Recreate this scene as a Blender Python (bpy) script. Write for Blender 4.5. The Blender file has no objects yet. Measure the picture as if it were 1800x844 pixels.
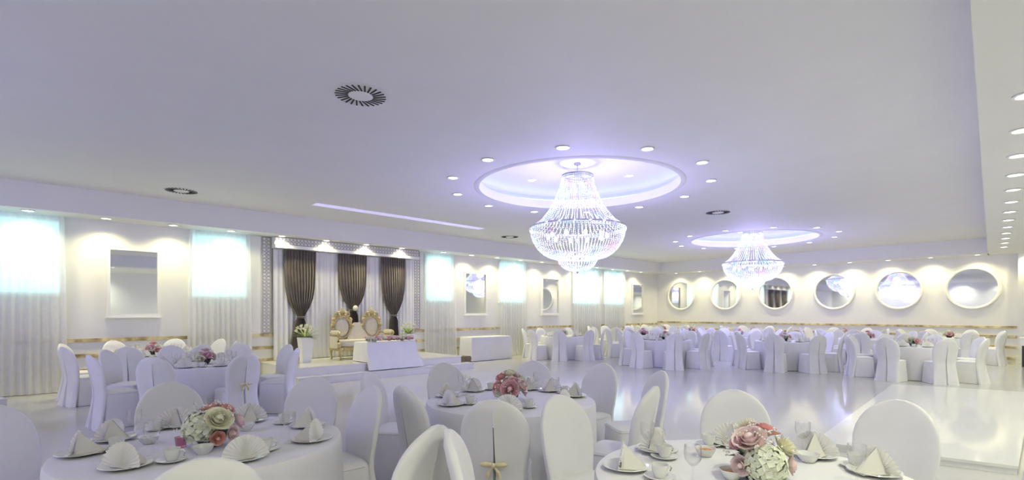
import bpy, bmesh, math, random
from mathutils import Vector, Matrix
random.seed(7)
PI = math.pi
S = bpy.context.scene
COL = S.collection
sin, cos = math.sin, math.cos

# ------------------------------------------------------------------ camera
F = 886.0                      # focal length in pixels of the 1800 px frame
EYE = 1.55
YAW = math.radians(46.4)
HOR = 549.0                    # horizon row
cd = bpy.data.cameras.new('camera')
cd.sensor_width = 36.0
cd.lens = 36.0 * F / 1800.0
cd.shift_y = (HOR - 422.0) / 1800.0
cd.clip_start = 0.05
cam = bpy.data.objects.new('camera', cd)
cam.location = (0, 0, EYE)
cam.rotation_euler = (PI / 2, 0, YAW)
COL.objects.link(cam)
S.camera = cam

# ------------------------------------------------------------------ world, exposure, light levels
w = bpy.data.worlds.new('world'); S.world = w
w.use_nodes = True
w.node_tree.nodes['Background'].inputs[0].default_value = (0.55, 0.6, 0.75, 1)
w.node_tree.nodes['Background'].inputs[1].default_value = 0.3
S.view_settings.view_transform = 'Standard'
S.view_settings.look = 'None'
S.view_settings.gamma = 1
S.view_settings.use_curve_mapping = False
S.view_settings.exposure = 0.02
try:
    S.cycles.max_bounces = 6; S.cycles.diffuse_bounces = 4; S.cycles.glossy_bounces = 3
    S.cycles.use_adaptive_sampling = True; S.cycles.adaptive_threshold = 0.04
    S.cycles.transmission_bounces = 4; S.cycles.transparent_max_bounces = 16
    S.cycles.sample_clamp_indirect = 4.0; S.cycles.caustics_reflective = False; S.cycles.caustics_refractive = False
except Exception:
    pass
P_WALL = 80.0        # wall-washing downlights
P_RIGHT = 62.0       # passage downlights on the right
P_RING = 24.0        # spots round the domes
P_DOME = 5.0        # spots inside the domes
P_CHAND = 270.0      # bulbs of one chandelier, in all
WARM = (1.0, 0.92, 0.48)
PASS = (1.0, 0.99, 0.74)
NEUT = (0.93, 0.95, 1.0)
VIOLET = (0.42, 0.37, 1.0)

# ------------------------------------------------------------------ helpers
def W(r, d):
    """right / forward of the viewer -> room X, Y"""
    return (r * cos(YAW) - d * sin(YAW), r * sin(YAW) + d * cos(YAW))

def at(px, py, z):
    """floor-plan position (right, forward) of the point at height z that shows at a pixel"""
    d = F * (EYE - z) / (py - HOR)
    return ((px - 900.0) / F * d, d)

def new_mat(name):
    m = bpy.data.materials.new(name); m.use_nodes = True
    return m, m.node_tree.nodes, m.node_tree.links, m.node_tree.nodes['Principled BSDF']

def mat(name, col, rough=0.6, metal=0.0, var=0.04, scale=6.0, bump=0.0, bscale=60.0, spec=0.5, coat=0.0, sheen=0.0, col2=None):
    m, n, l, p = new_mat(name)
    p.inputs['Roughness'].default_value = rough
    p.inputs['Metallic'].default_value = metal
    p.inputs['Specular IOR Level'].default_value = spec
    if coat: p.inputs['Coat Weight'].default_value = coat; p.inputs['Coat Roughness'].default_value = 0.08
    if sheen: p.inputs['Sheen Weight'].default_value = sheen
    tc = n.new('ShaderNodeTexCoord')
    nz = n.new('ShaderNodeTexNoise'); nz.inputs['Scale'].default_value = scale; nz.inputs['Detail'].default_value = 4
    l.new(tc.outputs['Object'], nz.inputs['Vector'])
    rp = n.new('ShaderNodeValToRGB')
    a = [max(0, c * (1 - var)) for c in col]; b = [min(1, c * (1 + var)) for c in (col2 or col)]
    rp.color_ramp.elements[0].color = (*a, 1); rp.color_ramp.elements[0].position = 0.35
    rp.color_ramp.elements[1].color = (*b, 1); rp.color_ramp.elements[1].position = 0.65
    l.new(nz.outputs['Fac'], rp.inputs[0]); l.new(rp.outputs[0], p.inputs['Base Color'])
    if bump:
        nb = n.new('ShaderNodeTexNoise'); nb.inputs['Scale'].default_value = bscale; nb.inputs['Detail'].default_value = 3
        l.new(tc.outputs['Object'], nb.inputs['Vector'])
        bp = n.new('ShaderNodeBump'); bp.inputs['Strength'].default_value = bump; bp.inputs['Distance'].default_value = 0.01
        l.new(nb.outputs['Fac'], bp.inputs['Height']); l.new(bp.outputs[0], p.inputs['Normal'])
    return m

def emit(name, col, strength, base=(0.9, 0.9, 0.9)):
    m, n, l, p = new_mat(name)
    p.inputs['Base Color'].default_value = (*base, 1)
    p.inputs['Emission Color'].default_value = (*col, 1)
    p.inputs['Emission Strength'].default_value = strength
    return m

def sheer_mat(name, col, alpha, back=0.45):
    m, n, l, p = new_mat(name); n.remove(p)
    out = n['Material Output']
    d = n.new('ShaderNodeBsdfDiffuse'); t = n.new('ShaderNodeBsdfTranslucent'); tr = n.new('ShaderNodeBsdfTransparent')
    for x in (d, t): x.inputs['Color'].default_value = (*col, 1)
    tc = n.new('ShaderNodeTexCoord'); wv = n.new('ShaderNodeTexNoise'); wv.inputs['Scale'].default_value = 14
    l.new(tc.outputs['Object'], wv.inputs['Vector'])
    mr = n.new('ShaderNodeMapRange'); mr.inputs['To Min'].default_value = max(0, alpha - 0.05); mr.inputs['To Max'].default_value = max(0, alpha + 0.05) if alpha else 0
    l.new(wv.outputs['Fac'], mr.inputs['Value'])
    a = n.new('ShaderNodeMixShader'); a.inputs[0].default_value = back
    l.new(d.outputs[0], a.inputs[1]); l.new(t.outputs[0], a.inputs[2])
    b = n.new('ShaderNodeMixShader')
    l.new(mr.outputs[0], b.inputs[0]); l.new(a.outputs[0], b.inputs[1]); l.new(tr.outputs[0], b.inputs[2])
    l.new(b.outputs[0], out.inputs['Surface'])
    return m

def glass_mat(name, tint=(0.995, 0.995, 0.995)):
    m, n, l, p = new_mat(name); n.remove(p)
    out = n['Material Output']
    tr = n.new('ShaderNodeBsdfTransparent'); tr.inputs['Color'].default_value = (*tint, 1)
    g = n.new('ShaderNodeBsdfGlossy'); g.inputs['Roughness'].default_value = 0.03
    lw = n.new('ShaderNodeLayerWeight'); lw.inputs['Blend'].default_value = 0.28
    mr = n.new('ShaderNodeMapRange'); mr.inputs['To Min'].default_value = 0.03; mr.inputs['To Max'].default_value = 0.55
    l.new(lw.outputs['Facing'], mr.inputs['Value'])
    b = n.new('ShaderNodeMixShader')
    l.new(mr.outputs[0], b.inputs[0]); l.new(tr.outputs[0], b.inputs[1]); l.new(g.outputs[0], b.inputs[2])
    l.new(b.outputs[0], out.inputs['Surface'])
    return m

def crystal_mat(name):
    """lit crystal beads: translucent, with the coloured light of the bulbs painted in as a glow"""
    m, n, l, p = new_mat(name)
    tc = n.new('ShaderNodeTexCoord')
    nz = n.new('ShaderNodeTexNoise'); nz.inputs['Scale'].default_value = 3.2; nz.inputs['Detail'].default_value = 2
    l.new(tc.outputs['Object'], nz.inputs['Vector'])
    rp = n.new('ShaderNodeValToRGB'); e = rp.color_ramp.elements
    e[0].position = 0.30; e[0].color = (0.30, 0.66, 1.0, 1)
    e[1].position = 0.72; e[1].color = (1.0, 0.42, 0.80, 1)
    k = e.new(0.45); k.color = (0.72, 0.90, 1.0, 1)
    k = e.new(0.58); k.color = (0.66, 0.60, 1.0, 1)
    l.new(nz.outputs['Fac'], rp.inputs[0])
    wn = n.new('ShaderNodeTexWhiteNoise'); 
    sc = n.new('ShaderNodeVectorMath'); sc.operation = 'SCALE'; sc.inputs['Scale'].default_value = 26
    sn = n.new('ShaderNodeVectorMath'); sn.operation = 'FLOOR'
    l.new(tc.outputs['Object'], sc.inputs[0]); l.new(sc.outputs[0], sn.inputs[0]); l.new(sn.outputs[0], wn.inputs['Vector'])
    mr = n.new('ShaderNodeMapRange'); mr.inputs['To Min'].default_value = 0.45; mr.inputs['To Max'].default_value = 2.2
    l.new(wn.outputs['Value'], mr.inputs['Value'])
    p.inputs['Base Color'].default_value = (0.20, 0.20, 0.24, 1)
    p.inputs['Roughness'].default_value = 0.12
    l.new(rp.outputs[0], p.inputs['Emission Color']); l.new(mr.outputs[0], p.inputs['Emission Strength'])  # light of the bulbs inside, put into the beads as emission
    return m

class MB:
    def __init__(s): s.v = []; s.f = []
    def add(s, vs, fs):
        b = len(s.v); s.v += [tuple(x) for x in vs]; s.f += [tuple(b + i for i in f) for f in fs]; return s
    def box(s, x0, x1, y0, y1, z0, z1):
        return s.add([(x0, y0, z0), (x1, y0, z0), (x1, y1, z0), (x0, y1, z0), (x0, y0, z1), (x1, y0, z1), (x1, y1, z1), (x0, y1, z1)],
                     [(0, 3, 2, 1), (4, 5, 6, 7), (0, 1, 5, 4), (1, 2, 6, 5), (2, 3, 7, 6), (3, 0, 4, 7)])
    def prism(s, poly, z0, z1):
        n = len(poly)
        return s.add([(x, y, z0) for x, y in poly] + [(x, y, z1) for x, y in poly],
                     [tuple(range(n - 1, -1, -1)), tuple(range(n, 2 * n))] + [(i, (i + 1) % n, n + (i + 1) % n, n + i) for i in range(n)])
    def loft(s, rings, cap0=False, cap1=False, closed=True):
        n = len(rings[0]); vs = [p for r in rings for p in r]; fs = []
        for k in range(len(rings) - 1):
            for i in range(n if closed else n - 1):
                j = (i + 1) % n
                fs.append((k * n + i, k * n + j, (k + 1) * n + j, (k + 1) * n + i))
        if cap0: fs.append(tuple(range(n - 1, -1, -1)))
        if cap1: fs.append(tuple((len(rings) - 1) * n + i for i in range(n)))
        return s.add(vs, fs)
    def lathe(s, prof, n=24, c=(0, 0, 0), sx=1, sy=1):
        return s.loft([[(c[0] + r * sx * cos(2 * PI * i / n), c[1] + r * sy * sin(2 * PI * i / n), c[2] + z) for i in range(n)] for r, z in prof])
    def tube(s, pts, rad, n=8):
        pts = [Vector(p) for p in pts]; rings = []
        for k, p in enumerate(pts):
            t = (pts[min(k + 1, len(pts) - 1)] - pts[max(k - 1, 0)]).normalized()
            u = t.cross(Vector((0, 0, 1)));
            if u.length < 1e-3: u = t.cross(Vector((1, 0, 0)))
            u.normalize(); v = t.cross(u)
            r = rad[k] if isinstance(rad, (list, tuple)) else rad
            rings.append([tuple(p + (u * cos(2 * PI * i / n) + v * sin(2 * PI * i / n)) * r) for i in range(n)])
        return s.loft(rings, True, True)
    def torus(s, c, R, r, N=24, n=6, axis='Z', sx=1.0, sy=1.0):
        rings = []
        for i in range(N + 1):
            a = 2 * PI * i / N; ring = []
            for j in range(n):
                b = 2 * PI * j / n
                x, y, z = (R + r * cos(b)) * cos(a) * sx, (R + r * cos(b)) * sin(a) * sy, r * sin(b)
                if axis == 'X': x, y, z = z, x, y
                if axis == 'Y': x, y, z = x, z, y
                ring.append((c[0] + x, c[1] + y, c[2] + z))
            rings.append(ring)
        return s.loft(rings)
    def ball(s, c, r, n=8, m=5, sx=1, sy=1, sz=1):
        rings = []
        for k in range(m + 1):
            a = -PI / 2 + PI * k / m
            rr = max(cos(a), 1e-3)
            rings.append([(c[0] + r * sx * rr * cos(2 * PI * i / n), c[1] + r * sy * rr * sin(2 * PI * i / n), c[2] + r * sz * sin(a)) for i in range(n)])
        return s.loft(rings)
    def octa(s, c, r, h=None):
        h = h or r; x, y, z = c
        return s.add([(x + r, y, z), (x, y + r, z), (x - r, y, z), (x, y - r, z), (x, y, z + h), (x, y, z - h)],
                     [(0, 1, 4), (1, 2, 4), (2, 3, 4), (3, 0, 4), (1, 0, 5), (2, 1, 5), (3, 2, 5), (0, 3, 5)])
    def xf(s, M):
        s.v = [tuple(M @ Vector(p)) for p in s.v]; return s
    def join(s, o, M=None):
        vs = [tuple(M @ Vector(p)) for p in o.v] if M else o.v
        return s.add(vs, o.f)
    def mesh(s, name, m, smooth=True):
        me = bpy.data.meshes.new(name); me.from_pydata(s.v, [], s.f); me.validate()
        if smooth:
            for p in me.polygons: p.use_smooth = True
            try: me.set_sharp_from_angle(angle=math.radians(38))
            except Exception: pass
        me.materials.append(m); me.update()
        return me

def link(name, data, parent=None, loc=None, rz=None):
    o = bpy.data.objects.new(name, data); COL.objects.link(o)
    if parent: o.parent = parent
    if loc is not None: o.location = loc
    if rz is not None: o.rotation_euler = (0, 0, rz)
    return o

def tag(o, label, cat, group=None, kind=None):
    o['label'] = label; o['category'] = cat
    if group: o['group'] = group
    if kind: o['kind'] = kind
    return o

def thing(name, label, cat, loc, rz=0, group=None, parts=()):
    o = link(name, None, None, loc, rz); o.empty_display_size = 0.1
    tag(o, label, cat, group)
    for p in parts:
        c = link(p[0], p[1], o)
        if len(p) > 2 and p[2]: c['kind'] = p[2]
        for sp in (p[3] if len(p) > 3 else ()): link(sp[0], sp[1], c)
    return o

def struct(name, mb, m, smooth=False, parent=None):
    o = link(name, mb.mesh(name, m, smooth), parent)
    if not parent: o['kind'] = 'structure'
    return o

def light(kind, loc, power, col, radius=0.05, parent=None, angle=110, blend=0.6):
    ld = bpy.data.lights.new('lamp', kind); ld.energy = power; ld.color = col; ld.shadow_soft_size = radius
    if kind == 'SPOT': ld.spot_size = math.radians(angle); ld.spot_blend = blend
    o = link('lamp_light', ld, parent, loc); return o

ORD = ['first', 'second', 'third', 'fourth', 'fifth', 'sixth', 'seventh', 'eighth', 'ninth', 'tenth', 'eleventh', 'twelfth', 'thirteenth',
       'fourteenth', 'fifteenth', 'sixteenth', 'seventeenth', 'eighteenth', 'nineteenth', 'twentieth', 'twenty-first', 'twenty-second']
HOUR = ['twelve', 'one', 'two', 'three', 'four', 'five', 'six', 'seven', 'eight', 'nine', 'ten', 'eleven']
SECT = ['right', 'far right', 'far', 'far left', 'left', 'near left', 'near', 'near right']
def sector(phi): return SECT[int(round((phi % (2 * PI)) / (PI / 4))) % 8]

# ------------------------------------------------------------------ materials
M_wall = mat('wall_paint', (0.84, 0.84, 0.82), 0.55, var=0.012, scale=2, bump=0.05, bscale=120)
M_ceil = mat('ceiling_paint', (0.80, 0.80, 0.80), 0.7, var=0.01, scale=1.5)
M_floor = mat('floor_gloss', (0.56, 0.56, 0.54), 0.10, var=0.03, scale=0.6, spec=0.5)
M_gold = mat('gold_marbled_strip', (0.34, 0.25, 0.11), 0.3, 0.1, var=0.1, scale=5, col2=(0.80, 0.70, 0.40))
M_cloth = mat('white_cloth', (0.83, 0.83, 0.84), 0.75, var=0.02, scale=5, bump=0.06, bscale=240, sheen=0.2)
M_table = mat('white_tablecloth', (0.82, 0.82, 0.84), 0.8, var=0.015, scale=4, bump=0.05, bscale=260)
M_nap = sheer_mat('napkin_cloth', (0.93, 0.92, 0.87), 0.0, 0.22)
M_china = mat('white_china', (0.82, 0.83, 0.80), 0.12, var=0.01)
M_bow = mat('cream_gold_ribbon', (0.80, 0.70, 0.45), 0.4, var=0.08, scale=40)
M_wood = mat('table_wood', (0.35, 0.24, 0.15), 0.6, var=0.15, scale=12)
M_sheer = sheer_mat('sheer_voile', (0.90, 0.91, 0.91), 0.16)
M_drape = mat('white_drape', (0.80, 0.80, 0.82), 0.8, var=0.02, scale=6)
M_dark = mat('brown_satin', (0.095, 0.075, 0.070), 0.5, var=0.2, scale=5, sheen=0.5)
M_mirror = mat('mirror_glass', (0.88, 0.90, 0.90), 0.03, 1.0, var=0.0)
M_frame = mat('white_frame', (0.86, 0.86, 0.86), 0.35, var=0.01)
M_lat = mat('shade_grey_fretwork', (0.46, 0.44, 0.43), 0.4, var=0.08, scale=20)  # white wood fretwork; the grey of its shadow gaps is painted on the rings
M_latb = mat('fretwork_board', (0.80, 0.80, 0.80), 0.5, var=0.02)
M_stage = mat('white_stage_gloss', (0.80, 0.80, 0.80), 0.12, var=0.01, scale=1)
M_lens = emit('downlight_lens', (1.0, 0.97, 0.86), 9.0)
M_lensc = emit('spot_lens', (0.95, 0.97, 1.0), 9.0)
M_pane = emit('daylit_pane', (0.42, 0.95, 0.97), 1.25)
M_led = emit('led_strip_glow', (0.60, 0.80, 1.0), 2.4)
M_ledv = emit('violet_led_glow', (0.50, 0.44, 1.0), 0.55)
M_bulb = emit('chandelier_bulb', (0.75, 0.85, 1.0), 5.0)
M_crys = crystal_mat('crystal_beads')
M_chrome = mat('chrome', (0.75, 0.74, 0.82), 0.15, 1.0, var=0.03)
M_vent = mat('vent_enamel', (0.72, 0.72, 0.72), 0.5, var=0.01)
M_slot = mat('vent_slot_dark', (0.02, 0.02, 0.02), 0.8, var=0.1)
M_cream = mat('cream_upholstery', (0.70, 0.66, 0.52), 0.55, var=0.05, scale=14, sheen=0.2)
M_gild = mat('gilded_carving', (0.58, 0.48, 0.25), 0.38, 0.35, var=0.2, scale=25)
M_glass = glass_mat('clear_glass')
M_rose = glass_mat('rose_glass', (0.86, 0.66, 0.72))
M_food = mat('orange_snack', (0.62, 0.27, 0.04), 0.5, var=0.3, scale=60, bump=0.4, bscale=120)
M_black = mat('dark_pot', (0.045, 0.035, 0.04), 0.35, var=0.1)
M_leaf = mat('leaf_green', (0.045, 0.10, 0.03), 0.5, var=0.3, scale=18, col2=(0.10, 0.20, 0.06))
M_leafl = mat('pale_leaf', (0.42, 0.50, 0.22), 0.5, var=0.2, scale=18)
M_hyd = mat('hydrangea_petal', (0.78, 0.82, 0.66), 0.6, var=0.06, scale=30)
M_pink = mat('pink_petal', (0.90, 0.56, 0.60), 0.5, var=0.15, scale=25)
M_coral = mat('coral_petal', (0.90, 0.47, 0.43), 0.5, var=0.15, scale=25)
M_ppink = mat('pale_pink_petal', (0.90, 0.72, 0.72), 0.5, var=0.12, scale=25)
M_yel = mat('cream_yellow_petal', (0.94, 0.91, 0.70), 0.5, var=0.08, scale=25)
M_baby = mat('tiny_white_blossom', (0.88, 0.86, 0.84), 0.6, var=0.02)
M_box = mat('brown_crate', (0.20, 0.15, 0.11), 0.7, var=0.15, scale=14)

for m_ in (M_crys, M_lens, M_lensc, M_bulb):      # tiny emitters: found by bounced rays, their lamps light the room
    try: m_.cycles.emission_sampling = 'NONE'
    except Exception: pass

# ------------------------------------------------------------------ room (metres)
K = 1.069
XL, YB, XR, YF = -12.4 * K, 21.2 * K, 3.6, -8.0
ZS, ZC = 3.2 * K, 3.65 * K                # soffit underside, main ceiling
XS, YS = -11.75 * K, 20.4 * K             # soffit edges
def XE(y): return -0.294 - (y - 4.06) * 0.0491   # edge of the right soffit
C1, C2 = W(1.235, 9.51), W(7.75, 16.25)
C3 = (C1[0] - 1.1, C1[1] - 1.22 * (C2[1] - C1[1]))
DOMES = [C1, C2, C3]
RD = 1.76 * K

struct('floor', MB().box(XL - .2, XR + .2, YF - .2, YB + .2, -0.2, 0), M_floor)
struct('wall_left', MB().box(XL - .2, XL, YF - .2, YB + .2, 0, 4.8), M_wall)
struct('wall_back', MB().box(XL, XR + .2, YB, YB + .2, 0, 4.8), M_wall)
struct('wall_right', MB().box(XR, XR + .2, YF, YB, 0, 4.8), M_wall)
struct('wall_front', MB().box(XL, XR, YF - .2, YF, 0, 4.8), M_wall)

# main ceiling with the round openings of the domes
bm = bmesh.new()
outer = [(XS, YF), (XE(YF), YF), (XE(YS), YS), (XS, YS)]
def loop(pts):
    vs = [bm.verts.new((x, y, ZC)) for x, y in pts]
    return [bm.edges.new((vs[i], vs[(i + 1) % len(vs)])) for i in range(len(vs))]
eds = loop(outer)
for c in DOMES: eds += loop([(c[0] + RD * cos(2 * PI * i / 72), c[1] + RD * sin(2 * PI * i / 72)) for i in range(72)])
bmesh.ops.triangle_fill(bm, use_beauty=True, use_dissolve=False, edges=eds, normal=(0, 0, -1))
me = bpy.data.meshes.new('ceiling'); bm.to_mesh(me); bm.free(); me.materials.append(M_ceil)
ceil = link('ceiling', me); ceil['kind'] = 'structure'
struct('trim_1', MB().box(XL, XS, YF, YB, ZS, ZC + .3), M_ceil)                      # soffit along the curtained wall
struct('trim_2', MB().prism([(XS, YS), (XE(YS), YS), (XE(YS), YB), (XS, YB)], ZS, ZC + .3), M_ceil)
struct('trim_3', MB().prism([(XE(YF), YF), (XR, YF), (XR, YB), (XE(YB), YB)], ZS, ZC + .3), M_ceil)
# recessed domes
for i, c in enumerate(DOMES):
    prof = [(RD + .07, -.001), (RD + .04, -.012), (RD - .03, -.014), (RD - .03, .16), (RD + .22, .17), (RD + .24, .20), (RD + .24, .38), (RD + .05, .44), (0.01, .46)]
    o = struct('ceiling_dome', MB().lathe(prof, 72), M_ceil, True); o.location = (c[0], c[1], ZC)
    tag(o, ['recessed round ceiling dome above the nearer chandelier', 'recessed round ceiling dome above the farther chandelier',
            'recessed round ceiling dome at the near end of the hall'][i], 'ceiling dome')
    o['kind'] = 'structure'
    struct('led_strip', MB().torus((0, 0, .19), RD + .15, .02, 72, 6), M_led, True, o)
# flush violet light strip in the ceiling over the stage front
px1, py0, py1 = -10.15 * K, 4.1 * K, 8.6 * K
o = struct('trim_4', MB().box(px1 - .15, px1 + .15, py0, py1, ZC - .008, ZC), M_frame)
struct('led_strip', MB().prism([(px1 - .13, py0 + .05), (px1 + .13, py0 + .05), (px1 + .13, py1 - .05), (px1 - .13, py1 - .05)], ZC - .014, ZC - .007), M_ledv, False, o)
# gold strips along the walls
for i, z in enumerate((.92, .63, .35, .06)):
    struct('trim_%d' % (5 + i), MB().box(XL, XL + .025, YF, YB, z * K - .036, z * K + .036), M_gold)
for i, z in enumerate((1.0, .72, .40, .08)):
    struct('trim_%d' % (9 + i), MB().box(XL + .03, -.5 * K, YB - .025, YB, z * K - .036, z * K + .036), M_gold)
# pilaster / door surround at the end of the far wall
struct('trim_13', MB().box(-.47 * K, -.10 * K, YB - .22, YB, 0, ZS).box(-.52 * K, -.05 * K, YB - .26, YB, 0, .16), M_wall)

# ------------------------------------------------------------------ downlights
def downlight_meshes(lm):
    ring = MB().lathe([(.075, 0), (.105, -.002), (.108, -.010), (.085, -.014), (.075, -.006)], 20).mesh('trim_ring', M_frame)
    lens = MB().lathe([(.001, -.008), (.06, -.008), (.078, -.004)], 20).mesh('lens', lm)
    return [('trim_ring', ring), ('lens', lens)]
DL, DLc = downlight_meshes(M_lens), downlight_meshes(M_lensc)
def downlight(x, y, z, label, group, power, col, cool=False, angle=140, r=.06):
    t = thing('downlight', label, 'downlight', (x, y, z), 0, group, DLc if cool else DL)
    light('SPOT', (0, 0, -.03), power, col, r, t, angle, .85)
ys = [-.05 + 1.05 * k for k in range(8)]; ys += [ys[-1] + 1.38 + 1.05 * k for k in range(11)]
for k, y in enumerate(ys):
    downlight(XL + .42, y * K, ZS, '%s downlight from the left in the soffit above the curtained wall' % ORD[k], 'soffit downlights over the curtains', P_WALL, WARM)
for k in range(11):
    downlight((-1.88 - 1.1 * (9 - k) + 1.1) * K - .6, YB - .42, ZS, '%s downlight from the left in the soffit above the round mirrors' % ORD[k], 'soffit downlights over the mirrors', P_WALL, WARM)
for k in range(13):
    y = 6.2 + 1.16 * k
    downlight(.0 - (y - 7.77) * .047 - .15, y, ZS, '%s downlight from the near end of the right passage ceiling' % ORD[k], 'passage downlights', P_RIGHT, PASS)
for k in range(4):      # the same row goes on beside and behind the viewer
    downlight(.1 + .05 * k, 5.04 - 2.6 * k, ZS, '%s downlight of the passage row beside the viewer' % ORD[k], 'passage downlights beside the viewer', P_RIGHT * 2, PASS)
for i, c in enumerate(DOMES[:2]):
    nm = ('nearer', 'farther')[i]
    for k in range(12):
        a = YAW + PI / 2 - 2 * PI * (k + .42) / 12
        downlight(c[0] + 2.22 * K * cos(a), c[1] + 2.22 * K * sin(a), ZC, "ceiling spot just past %s o'clock around the %s dome" % (HOUR[k], nm), 'spots round the %s dome' % nm, P_RING, NEUT, True, 115)
    for k in range(8):
        a = YAW + math.radians(35 + 45 * k)
        downlight(c[0] + 1.33 * K * cos(a), c[1] + 1.33 * K * sin(a), ZC + .45, 'small spot inside the %s dome on its %s side' % (nm, sector(a - YAW)), 'spots inside the %s dome' % nm, P_DOME, NEUT, True, 100)
for k in range(7):      # added unseen lamps, to brighten the walls that the mirrors reflect
    downlight(XR - .45, -6.5 + 4.2 * k, ZS, '%s added unseen lamp from the near end along the right wall' % ORD[k], 'added lamps of the right wall', P_WALL * 3, PASS)
for k in range(6):  # more added lamps, brightening the unseen near end wall
    downlight(-11.5 + 2.4 * k, YF + .5, ZC, '%s added unseen lamp from the left along the near end wall' % ORD[k], 'added lamps of the near end wall', P_WALL * 2.6, PASS)
for k in range(0):
    a = 2 * PI * k / 8
    downlight(C3[0] + 2.22 * K * cos(a), C3[1] + 2.22 * K * sin(a), ZC, 'ceiling spot around the dome at the near end', 'spots round the near end dome', P_RING, NEUT, True, 115)

# ------------------------------------------------------------------ round swirl air vents
vp = MB().lathe([(.001, -.012), (.12, -.012), (.27, -.010), (.30, 0)], 40).mesh('face_plate', M_vent)
slots = []
for k in range(26):
    a = 2 * PI * k / 26
    mb = MB().box(.125, .262, -.0085, .0085, -.016, -.0105)
    mb.xf(Matrix.Rotation(a, 4, 'Z') @ Matrix.Translation((0, .045, 0)))
    slots.append(('slot', mb.mesh('slot', M_slot, False)))
hub = MB().lathe([(.001, -.022), (.11, -.020), (.125, -.012)], 32).mesh('hub', M_frame)
for (px, py, lb) in ((634, 167, 'large round swirl air vent nearest the viewer in the ceiling'), (319, 335, 'round swirl air vent above the left tables and framed mirror'),
                     (1262, 373, 'round swirl air vent between the two chandelier domes'), (896, 416, 'round swirl air vent farther off, left of the hanging chandelier')):
    d = F * (ZC - EYE) / (HOR - py); x, y = W((px - 900) / F * d, d)
    thing('air_vent', lb, 'air vent', (x, y, ZC), 0, 'ceiling air vents', [('face_plate', vp), ('hub', hub)] + slots)

# ------------------------------------------------------------------ chandeliers
def chandelier_parts():
    top = [(.29, 3.86), (.30, 3.74), (.35, 3.55), (.45, 3.36), (.58, 3.21), (.74, 3.09), (.885, 3.01)]
    top = [(r, z * 1.0 + .24) for r, z in top]
    zR = 3.25 - .10
    prof_top = [(.29, 4.11), (.315, 3.97), (.37, 3.80), (.45, 3.62), (.56, 3.44), (.70, 3.27), (.885, 3.14)]
    prof_bowl = [(.885, 3.12), (.875, 3.0), (.835, 2.88), (.76, 2.76), (.66, 2.66), (.54, 2.59), (.42, 2.56)]
    prof_low = [(.39, 2.64), (.38, 2.55), (.34, 2.46), (.26, 2.38), (.16, 2.34), (.05, 2.325)]
    beads = MB()
    def run(prof, N, pitch, r, off=0):
        L = [0]
        for a, b in zip(prof, prof[1:]): L.append(L[-1] + math.hypot(b[0] - a[0], b[1] - a[1]))
        n = int(L[-1] / pitch)
        for k in range(n + 1):
            t = L[-1] * k / n
            j = max(i for i in range(len(prof) - 1) if L[i] <= t + 1e-9)
            u = (t - L[j]) / (L[j + 1] - L[j]); rr = prof[j][0] + u * (prof[j + 1][0] - prof[j][0]); zz = prof[j][1] + u * (prof[j + 1][1] - prof[j][1])
            for i in range(N):
                if rr < .12 and i % 2: continue
                a = 2 * PI * (i + off) / N
                beads.octa((rr * cos(a), rr * sin(a), zz), r, r * 1.25)
    run(prof_top, 56, .036, .0125); run(prof_bowl, 84, .036, .0125, .5); run(prof_low, 40, .034, .0125)
    for i in range(84):
        a = 2 * PI * i / 84; beads.octa((.9 * cos(a), .9 * sin(a), 3.10), .014, .035)
    for i in range(40):
        a = 2 * PI * i / 40; beads.octa((.40 * cos(a), .40 * sin(a), 2.60), .014, .035)
    bm_ = beads.mesh('crystal_strands', M_crys, False)
    rt = MB().torus((0, 0, 4.12), .29, .018, 40, 6).torus((0, 0, 4.08), .295, .012, 40, 6).mesh('top_ring', M_chrome)
    rw = MB().lathe([(.89, 3.155), (.90, 3.155), (.905, 3.125), (.89, 3.12), (.89, 3.155)], 72).mesh('main_ring', M_chrome)
    rl = MB().torus((0, 0, 2.64), .395, .014, 48, 6).mesh('lower_ring', M_chrome)
    rod = MB().tube([(0, 0, 4.36), (0, 0, 4.12)], .012).lathe([(.001, 4.36), (.06, 4.36), (.065, 4.335), (.02, 4.32)], 20).tube([(-.29, 0, 4.12), (.29, 0, 4.12)], .008, 6).tube([(0, -.29, 4.12), (0, .29, 4.12)], .008, 6).tube([(0, 0, 4.12), (0, 0, 2.34)], .01, 6).mesh('hanging_rod', M_chrome)
    fin = MB().lathe([(.001, 2.27), (.018, 2.285), (.02, 2.30), (.045, 2.325), (.001, 2.335)], 12).mesh('finial', M_chrome)
    parts = [('hanging_rod', rod), ('top_ring', rt), ('main_ring', rw), ('lower_ring', rl), ('crystal_strands', bm_, 'stuff'), ('finial', fin)]
    for k in range(10):
        a = 2 * PI * k / 10
        parts.append(('bulb', MB().ball((.55 * cos(a), .55 * sin(a), 2.98), .035, 10, 6, sz=1.4).mesh('bulb', M_bulb)))
    for k in range(5):
        a = 2 * PI * k / 5
        parts.append(('bulb', MB().ball((.22 * cos(a), .22 * sin(a), 2.56), .03, 10, 6, sz=1.4).mesh('bulb', M_bulb)))
    return parts
CH = chandelier_parts()
for i, c in enumerate(DOMES):
    t = thing('chandelier', ['large crystal bead chandelier nearer the viewer, glowing lilac', 'smaller-looking farther crystal bead chandelier before the round mirrors',
                             'crystal bead chandelier at the near end of the hall'][i], 'chandelier', (c[0], c[1], 0), .2 * i, 'crystal chandeliers', CH)
    light('POINT', (0, 0, 2.92), P_CHAND * .95, VIOLET, .30, t)
    light('POINT', (0, 0, 3.50), P_CHAND * .05, VIOLET, .16, t)

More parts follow.
